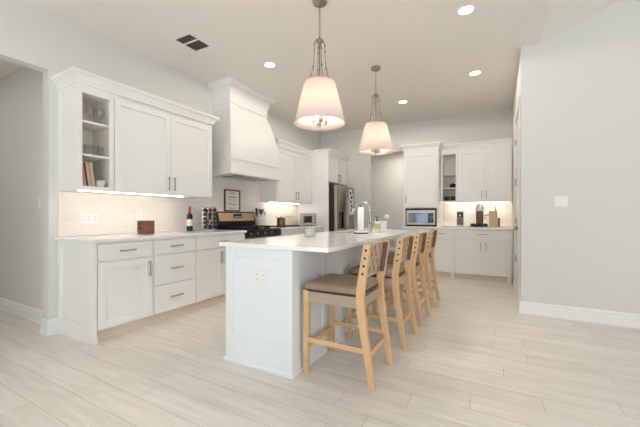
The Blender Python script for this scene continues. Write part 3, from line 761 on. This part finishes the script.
obj('label', MB().lathe([(.0385, .07), (.0385, .155)], caps=False), 'label', wb)
# spice carousel
SPX, SPY = -3.46, 3.13
sr = thing('spice_rack', 'chrome revolving spice rack full of jars, left of the range', 'spice rack', (SPX, SPY, ZC), .25)
obj('base', MB().lathe([(.09, 0), (.095, .006), (.095, .014), (.04, .018)], seg=28), 'chrome', sr)
b = MB()
for s in (-1, 1):
    for q in (-1, 1):
        b.box(min(s*.034, s*.068), max(s*.034, s*.068), min(q*.066, q*.068), max(q*.066, q*.068), .016, .318)
        b.box(min(s*.066, s*.068), max(s*.066, s*.068), min(q*.034, q*.066), max(q*.034, q*.066), .016, .318)
for z in (.018, .316): b.box(-.066, .066, -.066, .066, z, z+.005)
for k in range(4):
    a = k*PI/2; cx, cy = math.cos(a), math.sin(a)
    for s in (-1, 1):
        e = (-cy*s*.030+cx*.07, cx*s*.030+cy*.07); b.tube([(e[0], e[1], .02), (e[0], e[1], .32)], .0035, 6)
obj('frame', b, 'chrome', sr)
obj('top_cap', MB().lathe([(.07, .322), (.072, .326), (.07, .331), (.01, .334)], seg=24), 'chrome', sr)
j0 = None
for k in range(4):
    for r_ in range(5):
        a = .25+k*PI/2; z = ZC+.048+r_*.057; d_ = .0
        loc = (SPX+math.cos(a)*d_, SPY+math.sin(a)*d_, z)
        if j0 is None:
            j0 = thing('spice_jar', 'small glass spice jar with dark cap lying in the revolving rack', 'jar', loc, a, 'spice jars in the revolving rack')
            obj('body', MB().lathe([(.018, .03), (.02, .034), (.02, .075), (.017, .082)], (0, 0, 0), 14, 'x'), 'spice', j0)
            obj('lid', MB().lathe([(.0225, .0825), (.0225, .104), (.02, .107)], (0, 0, 0), 14, 'x'), 'dark', j0)
        else: dup(j0, loc, j0['label'], a)
# framed print on the backguard
fr = thing('framed_print', 'brown-framed print with grey lettering leaning on tile above the range', 'framed print', (XW+.014, 3.775, 1.181), ML)
FW, FH = .172, .345
b = MB().box(-FW, -FW+.022, -.022, -.004, 0, FH).box(FW-.022, FW, -.022, -.004, 0, FH).box(-FW+.022, FW-.022, -.022, -.004, 0, .022).box(-FW+.022, FW-.022, -.022, -.004, FH-.022, FH)
obj('frame', b, 'walnut', fr)
obj('print', MB().box(-FW+.022, FW-.022, -.012, -.004, .022, FH-.022), 'print', fr)
b = MB()
def stroke(pts, r=.0022): b.tube([(x, -.0125, z) for x, z in pts], r, 5)
arc = lambda cx, cz, rx, rz, a0, a1: [(cx+rx*math.cos(a0+(a1-a0)*i/10), cz+rz*math.sin(a0+(a1-a0)*i/10)) for i in range(11)]
stroke(arc(0, .275, .085, .03, 2.7, .45)); stroke(arc(0, .265, .06, .022, 2.7, .45), .0016)
stroke(arc(0, .075, .085, .03, 3.5, 5.9)); stroke(arc(0, .068, .06, .022, 3.5, 5.9), .0016)
def scrawl(x0, x1, z, hh, n, r):
    stroke([(x0+(x1-x0)*i/(n*6), z+hh*math.sin(i*PI/3)*(.6+.4*math.sin(i*1.7))) for i in range(n*6+1)], r)
scrawl(-.03, .03, .268, .004, 3, .0016); scrawl(-.095, .095, .226, .011, 8, .0034); scrawl(-.09, .09, .186, .007, 8, .002)
scrawl(-.05, .05, .158, .005, 5, .0015); scrawl(-.07, -.02, .12, .018, 2, .003); scrawl(-.01, .075, .112, .011, 4, .0026)
obj('lettering', b, 'ink', fr)
# utensil crock
ck = thing('utensil_crock', 'white ceramic utensil crock right of the range backguard', 'crock', (-3.565, 4.35, ZC))
obj('body', MB().lathe([(.074, 0), (.08, .006), (.084, .16), (.086, .172), (.079, .172), (.076, .155), (.072, .012), (.0, .012)], seg=28), 'ceramic', ck)
uts = [('wooden_spoon', 'pale wooden spoon in the crock, at right', 'maple', .02, .045, .05, 0), ('spatula', 'wooden spatula in the crock, wide blade, centre right', 'maple', -.03, .015, .02, 1),
       ('ladle', 'dark ladle in the crock, leftmost', 'dark', .0, -.05, -.055, 0), ('spatula', 'black slotted turner in the crock, left of centre', 'dark', .035, -.02, -.02, 1),
       ('serving_spoon', 'dark brown serving spoon in the crock, leaning far right', 'walnut', -.03, .05, .085, 0), ('wooden_spoon', 'brown wooden spoon standing at back of the crock', 'walnut', -.045, -.015, -.01, 0)]
for i, (nm, lb, m, dx, dy, ly, kd) in enumerate(uts):
    u = thing(nm, lb, 'utensil', (-3.565, 4.35, ZC))
    hz = .255+.014*((i*2) % 5)
    obj('handle', MB().tube([(dx*.4, dy*.4, .03), (dx, dy, .15), (dx*1.4, dy+ly*.6, hz-.05)], .0055, 8), m, u)
    hd = MB()
    if kd: hd.prism([(dy+ly*.6-.014, hz-.055), (dy+ly*.6+.014, hz-.055), (dy+ly+.036, hz-.02), (dy+ly+.033, hz+.04), (dy+ly-.033, hz+.04), (dy+ly-.036, hz-.02)], 'x', dx*1.4-.003, dx*1.4+.003)
    else:
        rings = []
        for q in range(9):
            t = q/8; r_ = .034*math.sin(PI*(.08+.86*t)); cz = hz-.055+.08*t; cy = dy+ly*(.6+.4*t)
            rings.append([(dx*1.4+.007*math.cos(a)*math.sin(PI*(.08+.86*t)), cy+r_*math.sin(a), cz) for a in [2*PI*k/12 for k in range(12)]])
        hd.loft(rings, True)
    obj('head', hd, m, u)
# kettle
kt = thing('kettle', 'dark gooseneck kettle on counter right of the range', 'kettle', (-3.32, 4.62, ZC), ML)
obj('base', MB().lathe([(.085, 0), (.085, .012), (.07, .02)], seg=24), 'dark', kt)
obj('body', MB().lathe([(.076, .021), (.078, .03), (.062, .15), (.056, .165), (.03, .172), (.006, .176), (.01, .19), (.004, .196)], seg=28), 'walnut' if False else mat('kettle_bronze', (112, 92, 74), .3, .9), kt)
obj('spout', MB().tube([(-.07, 0, .045), (-.10, 0, .06), (-.108, 0, .10), (-.105, 0, .15), (-.122, 0, .178), (-.132, 0, .176)], [.013, .011, .009, .008, .007, .007]), 'dark', kt)
obj('handle', MB().tube([(.055, 0, .155), (.085, 0, .165), (.104, 0, .15), (.108, 0, .11), (.104, 0, .06)], .0125), 'black', kt)
# toaster with pale body
tt = thing('bread_box', 'pale bread box with dark base between kettle and toaster oven', 'bread box', (-3.42, 5.09, ZC), ML)
obj('base', MB().box(-.145, .145, -.10, .06, 0, .022), 'dark', tt, bevel=.005)
b = MB().prism([(-.095, .023), (.055, .023), (.055, .18), (.02, .185), (-.06, .165), (-.095, .11)], 'x', -.14, .14); obj('body', b, mat('pale_enamel', (222, 210, 194), .3), tt, bevel=.012)
obj('lid', MB().box(-.143, .143, -.03, .057, .186, .194), 'maple', tt, bevel=.003)
obj('knob', MB().lathe([(.008, -.118), (.012, -.112), (.006, -.092)], (0, 0, .075), 12, 'y'), 'nickel', tt)
to = thing('toaster_oven', 'small stainless toaster oven with dark glass door beside refrigerator panel', 'toaster oven', (-3.16, 5.33, ZC), math.radians(42))
obj('body', MB().box(-.145, .145, .012, .27, .012, .245).box(-.13, -.10, .03, .06, 0, .012).box(.10, .13, .03, .06, 0, .012).box(-.13, .13, .22, .25, 0, .012), 'steel', to, bevel=.006)
obj('door', MB().box(-.135, .075, 0, .0115, .035, .23), 'steel', to, bevel=.003)
obj('door_glass', MB().box(-.115, .055, -.003, 0, .06, .195), 'darkglass', to)
obj('handle', MB().tube([(-.11, 0, .21), (-.11, -.025, .212), (.05, -.025, .212), (.05, 0, .21)], .006), 'nickel', to)
for z in (.07, .13, .19): obj('knob', MB().lathe([(.013, -.016), (.015, .0115)], (.11, 0, z), 12, 'y'), 'dark', to)

# ------------------------------------------------------------------ shelf contents, left
SY, SXF = 1.485, UX
def lpos(u, dpt): return (SXF-dpt, SY+u)
zb = UZ0+.0365
bk = [('book_a', .205, .018, 'grey'), ('book_b', .232, .022, 'coral red'), ('book_c', .222, .016, 'dark brown'), ('book_d', .228, .018, 'pale pink'), ('book_e', .235, .020, 'olive green'), ('book_f', .225, .014, 'pale green')]
u = .052; th = .13
pos_words = ['leaning at the left end of the row', 'leaning second from the left', 'leaning third, between red and pink', 'leaning fourth, between dark and olive', 'leaning fifth, beside the pink one', 'leaning last, at right end of row']
for (m, hh, tk, cn), pw in zip(bk, pos_words):
    x, y = lpos(u, .045)
    o = thing('book', '%s book on the lowest open shelf, %s' % (cn, pw), 'book', (x, y, zb), ML, 'books on the lowest open shelf')
    o.rotation_euler = (0, -th, ML)
    obj('cover', MB().box(0, .0015, 0, .16, .0, hh).box(tk-.0015, tk, 0, .16, 0, hh).box(.0015, tk-.0015, 0, .002, 0, hh), m, o)
    obj('pages', MB().box(.0018, tk-.0018, .0025, .156, .003, hh-.004), 'pages', o)
    u += tk/math.cos(th)+.0012
x, y = lpos(.235, .085)
o = tag(obj('bowl', MB().lathe([(.022, 0), (.03, .004), (.042, .045), (.0445, .068), (.0415, .068), (.038, .045), (.024, .008), (0, .008)], (x, y, zb), 24), 'ceramic'), 'small white bowl right of the leaning books', 'bowl')
g0 = None
for k, (u, d_) in enumerate(((.07, .09), (.13, .11), (.19, .09), (.245, .11))):
    x, y = lpos(u, d_)
    if g0 is None:
        g0 = tag(obj('tumbler', MB().lathe([(.026, 0), (.031, .10), (.029, .10), (.0245, .006), (0, .006)], (0, 0, 0), 20), 'glass'), 'clear tumbler on the middle shelf above the books', 'glass', 'tumblers on the middle shelf'); g = g0
    else: g = g0.copy(); COL.objects.link(g)
    g.location = (x, y, 1.695)
g0 = None
for k, (u, d_) in enumerate(((.08, .09), (.16, .12), (.235, .09))):
    x, y = lpos(u, d_)
    if g0 is None:
        g0 = tag(obj('wine_glass', MB().lathe([(.033, 0), (.033, .003), (.005, .007), (.004, .06), (.012, .068), (.033, .095), (.036, .125), (.03, .155), (.0285, .155), (.0345, .125), (.031, .097), (.0, .071)], (0, 0, 0), 20), 'glass'), 'clear stemmed glass on the top open shelf at left', 'glass', 'stemmed glasses on the top shelf'); g = g0
    else: g = g0.copy(); COL.objects.link(g)
    g.location = (x, y, 2.005)
# back open shelf contents
tag(obj('bowl', MB().lathe([(.03, 0), (.045, .012), (.055, .05), (.05, .075), (.03, .082), (.01, .085), (.01, .1), (0, .1)], (-.715, 6.52, 1.635), 20), 'black'), 'small black lidded pot on the back open shelf', 'pot')
def mug(x, y, z, m, lb, grp=None):
    t = thing('mug', lb, 'mug', (x, y, z), 0, grp)
    obj('body', MB().lathe([(.034, 0), (.038, .004), (.039, .085), (.035, .085), (.034, .008), (0, .008)], seg=20), m, t)
    obj('handle', MB().tube([(.037, 0, .07), (.058, 0, .066), (.062, 0, .045), (.055, 0, .025), (.037, 0, .02)], .005), m, t); return t
zb2 = UZ0+.0365
mug(-.815, 6.45, zb2, 'dark', 'dark mug at left of lowest back shelf'); mug(-.70, 6.45, zb2, 'dark', 'dark mug at right of lowest back shelf')
mug(-.755, 6.56, zb2, 'steel', 'steel cup standing between the two dark mugs')

# ------------------------------------------------------------------ back counter objects
gr = thing('coffee_grinder', 'dark upright coffee grinder at left of back counter', 'grinder', (-.575, 6.42, ZC))
obj('base', MB().box(-.056, .056, -.05, .06, 0, .16), 'steel', gr, bevel=.006)
obj('front_band', MB().box(-.05, .05, -.053, -.0505, .03, .15), mat('grinder_band', (104, 92, 84), .35, .6), gr)
obj('hopper', MB().box(-.052, .052, -.046, .056, .1605, .262), 'darkglass', gr, bevel=.008)
obj('lid', MB().box(-.054, .054, -.048, .058, .2625, .282), 'steel', gr, bevel=.004)
obj('dial', MB().lathe([(.018, -.056), (.02, -.0465)], (0, 0, .205), 14, 'y'), 'nickel', gr)
cm = thing('coffee_maker', 'black and chrome coffee maker with domed top on back counter', 'coffee maker', (-.255, 6.40, ZC))
obj('base', MB().box(-.15, .13, -.07, .11, 0, .05), 'black', cm, bevel=.008)
obj('water_tank', MB().box(-.058, .058, .03, .105, .0505, .285), 'black', cm, bevel=.008)
obj('column', MB().box(-.05, .05, .005, .029, .0505, .285), mat('amber_panel', (104, 66, 34), .15), cm, bevel=.004)
obj('brew_head', MB().lathe([(.074, .2855), (.08, .292), (.08, .335), (.066, .375), (.036, .40), (0, .408)], (0, .05, 0), 28), 'satin', cm)
obj('portafilter', MB().tube([(.07, .01, .20), (.14, -.02, .215), (.17, -.03, .222)], [.010, .012, .010]), 'maple', cm)
obj('steam_wand', MB().tube([(.07, .01, .16), (.10, -.01, .155), (.115, -.015, .13)], .005), 'chrome', cm)
for k, (dx, lb) in enumerate(((-.10, 'left'), (0, 'middle'), (.085, 'right'))):
    t = thing('espresso_cup', 'dark espresso cup on coffee maker tray, %s of three' % lb, 'cup', (-.255+dx, 6.30, ZC), 0, 'espresso cups before the coffee maker')
    obj('body', MB().lathe([(.024, 0), (.03, .01), (.038, .062), (.035, .062), (.027, .01), (0, .008)], seg=18), 'dark', t)
    obj('saucer', MB().lathe([(.026, .0), (.045, .007), (.044, .010), (.02, .004)], seg=18), 'steel', t)
cb = thing('cutting_board', 'upright light wooden board standing right of the coffee maker', 'cutting board', (-.035, 6.50, ZC))
obj('board', MB().box(-.075, .06, .0, .022, 0, .285), 'maple', cb, bevel=.008)
obj('handle', MB().box(.02, .042, .002, .02, .286, .36), 'maple', cb, bevel=.006)
tag(obj('small_board', MB().box(.03, .066, 6.50, 6.53, ZC, ZC+.16), 'walnut', bevel=.005), 'small dark wooden block right of the upright board', 'board')

# ------------------------------------------------------------------ island objects
cd = thing('candle_jar', 'short glass candle jar on the near part of the island', 'candle', (-1.575, 2.66, ZC))
obj('jar', MB().lathe([(.046, 0), (.05, .004), (.05, .092), (.047, .092), (.0465, .008), (0, .008)], seg=28), 'glass', cd)
obj('wax', MB().lathe([(.045, .009), (.045, .075), (0, .075)], seg=24), 'wax', cd)
pt = thing('paper_towel_holder', 'white paper towel holder with slim tall roll, beside the sink', 'paper towel holder', (-1.36, 3.45, ZC))
obj('base', MB().lathe([(.088, 0), (.09, .004), (.09, .009), (.086, .012), (.02, .014)], seg=32), 'dark', pt)
obj('base_cover', MB().lathe([(.084, .0125), (.088, .013), (.084, .018), (.0, .02)], seg=32), 'white_plastic', pt)
obj('roll', MB().lathe([(.012, .021), (.036, .021), (.036, .30), (.012, .30)], seg=28), 'paper', pt)
obj('finial', MB().lathe([(.006, .30), (.006, .312), (.014, .316), (.014, .326), (.004, .332)], seg=14), 'nickel', pt)
fc = thing('faucet', 'chrome gooseneck faucet with pull-down head behind the paper towel', 'faucet', (-1.44, 3.98, ZC), 0)
obj('base', MB().lathe([(.028, 0), (.028, .008), (.02, .014), (.018, .09), (.016, .095)]), 'chrome', fc)
sp = [(0, 0, .09), (0, 0, .28)]+[(-.11+.11*math.cos(a), 0, .28+.095*math.sin(a)) for a in [PI*k/12 for k in range(1, 11)]]+[(-.222, 0, .30)]
obj('spout', MB().tube(sp, .0115, 12), 'chrome', fc)
obj('spray_head', MB().tube([(-.222, 0, .302), (-.235, 0, .27), (-.25, 0, .225)], [.014, .018, .019], 14), 'white_plastic', fc)
obj('lever', MB().tube([(.018, 0, .06), (.05, 0, .07), (.075, 0, .10)], [.008, .006, .005]), 'chrome', fc)
bx = thing('utensil_caddy', 'white rectangular sink caddy on the far part of the island', 'caddy', (-1.235, 3.82, ZC), .45)
b = MB().box(-.055, .055, -.04, .04, 0, .008)
for a in ((-.055, .055, -.04, -.035), (-.055, .055, .035, .04), (-.055, -.05, -.035, .035), (.05, .055, -.035, .035)): b.box(*a, .008, .14)
obj('body', b, 'ceramic', bx, bevel=.003)
sb = thing('soap_bottle', 'pale soap bottle with green label and black pump, in front of the white caddy', 'bottle', (-1.245, 3.68, ZC))
obj('body', MB().lathe([(.036, 0), (.039, .005), (.039, .115), (.03, .13), (.014, .138)], seg=24), 'soap', sb)
obj('label', MB().lathe([(.0396, .045), (.0396, .108)], seg=24, caps=False), 'green', sb)
obj('pump', MB().lathe([(.015, .1385), (.015, .155), (.006, .158), (.006, .178), (.013, .18), (.013, .192)], seg=14).tube([(0, 0, .186), (-.02, -.03, .184)], .005), 'black', sb)
db = thing('dish_brush', 'white-headed dish brush with dark neck leaning in the caddy', 'brush', (-1.235, 3.82, ZC), .45)
obj('handle', MB().tube([(.0, 0, .0145), (.025, 0, .10), (.040, 0, .155)], .005), 'dark', db)
obj('head', MB().tube([(.036, 0, .168), (.065, 0, .190), (.085, 0, .205)], [.014, .024, .016], 14), 'white_plastic', db)
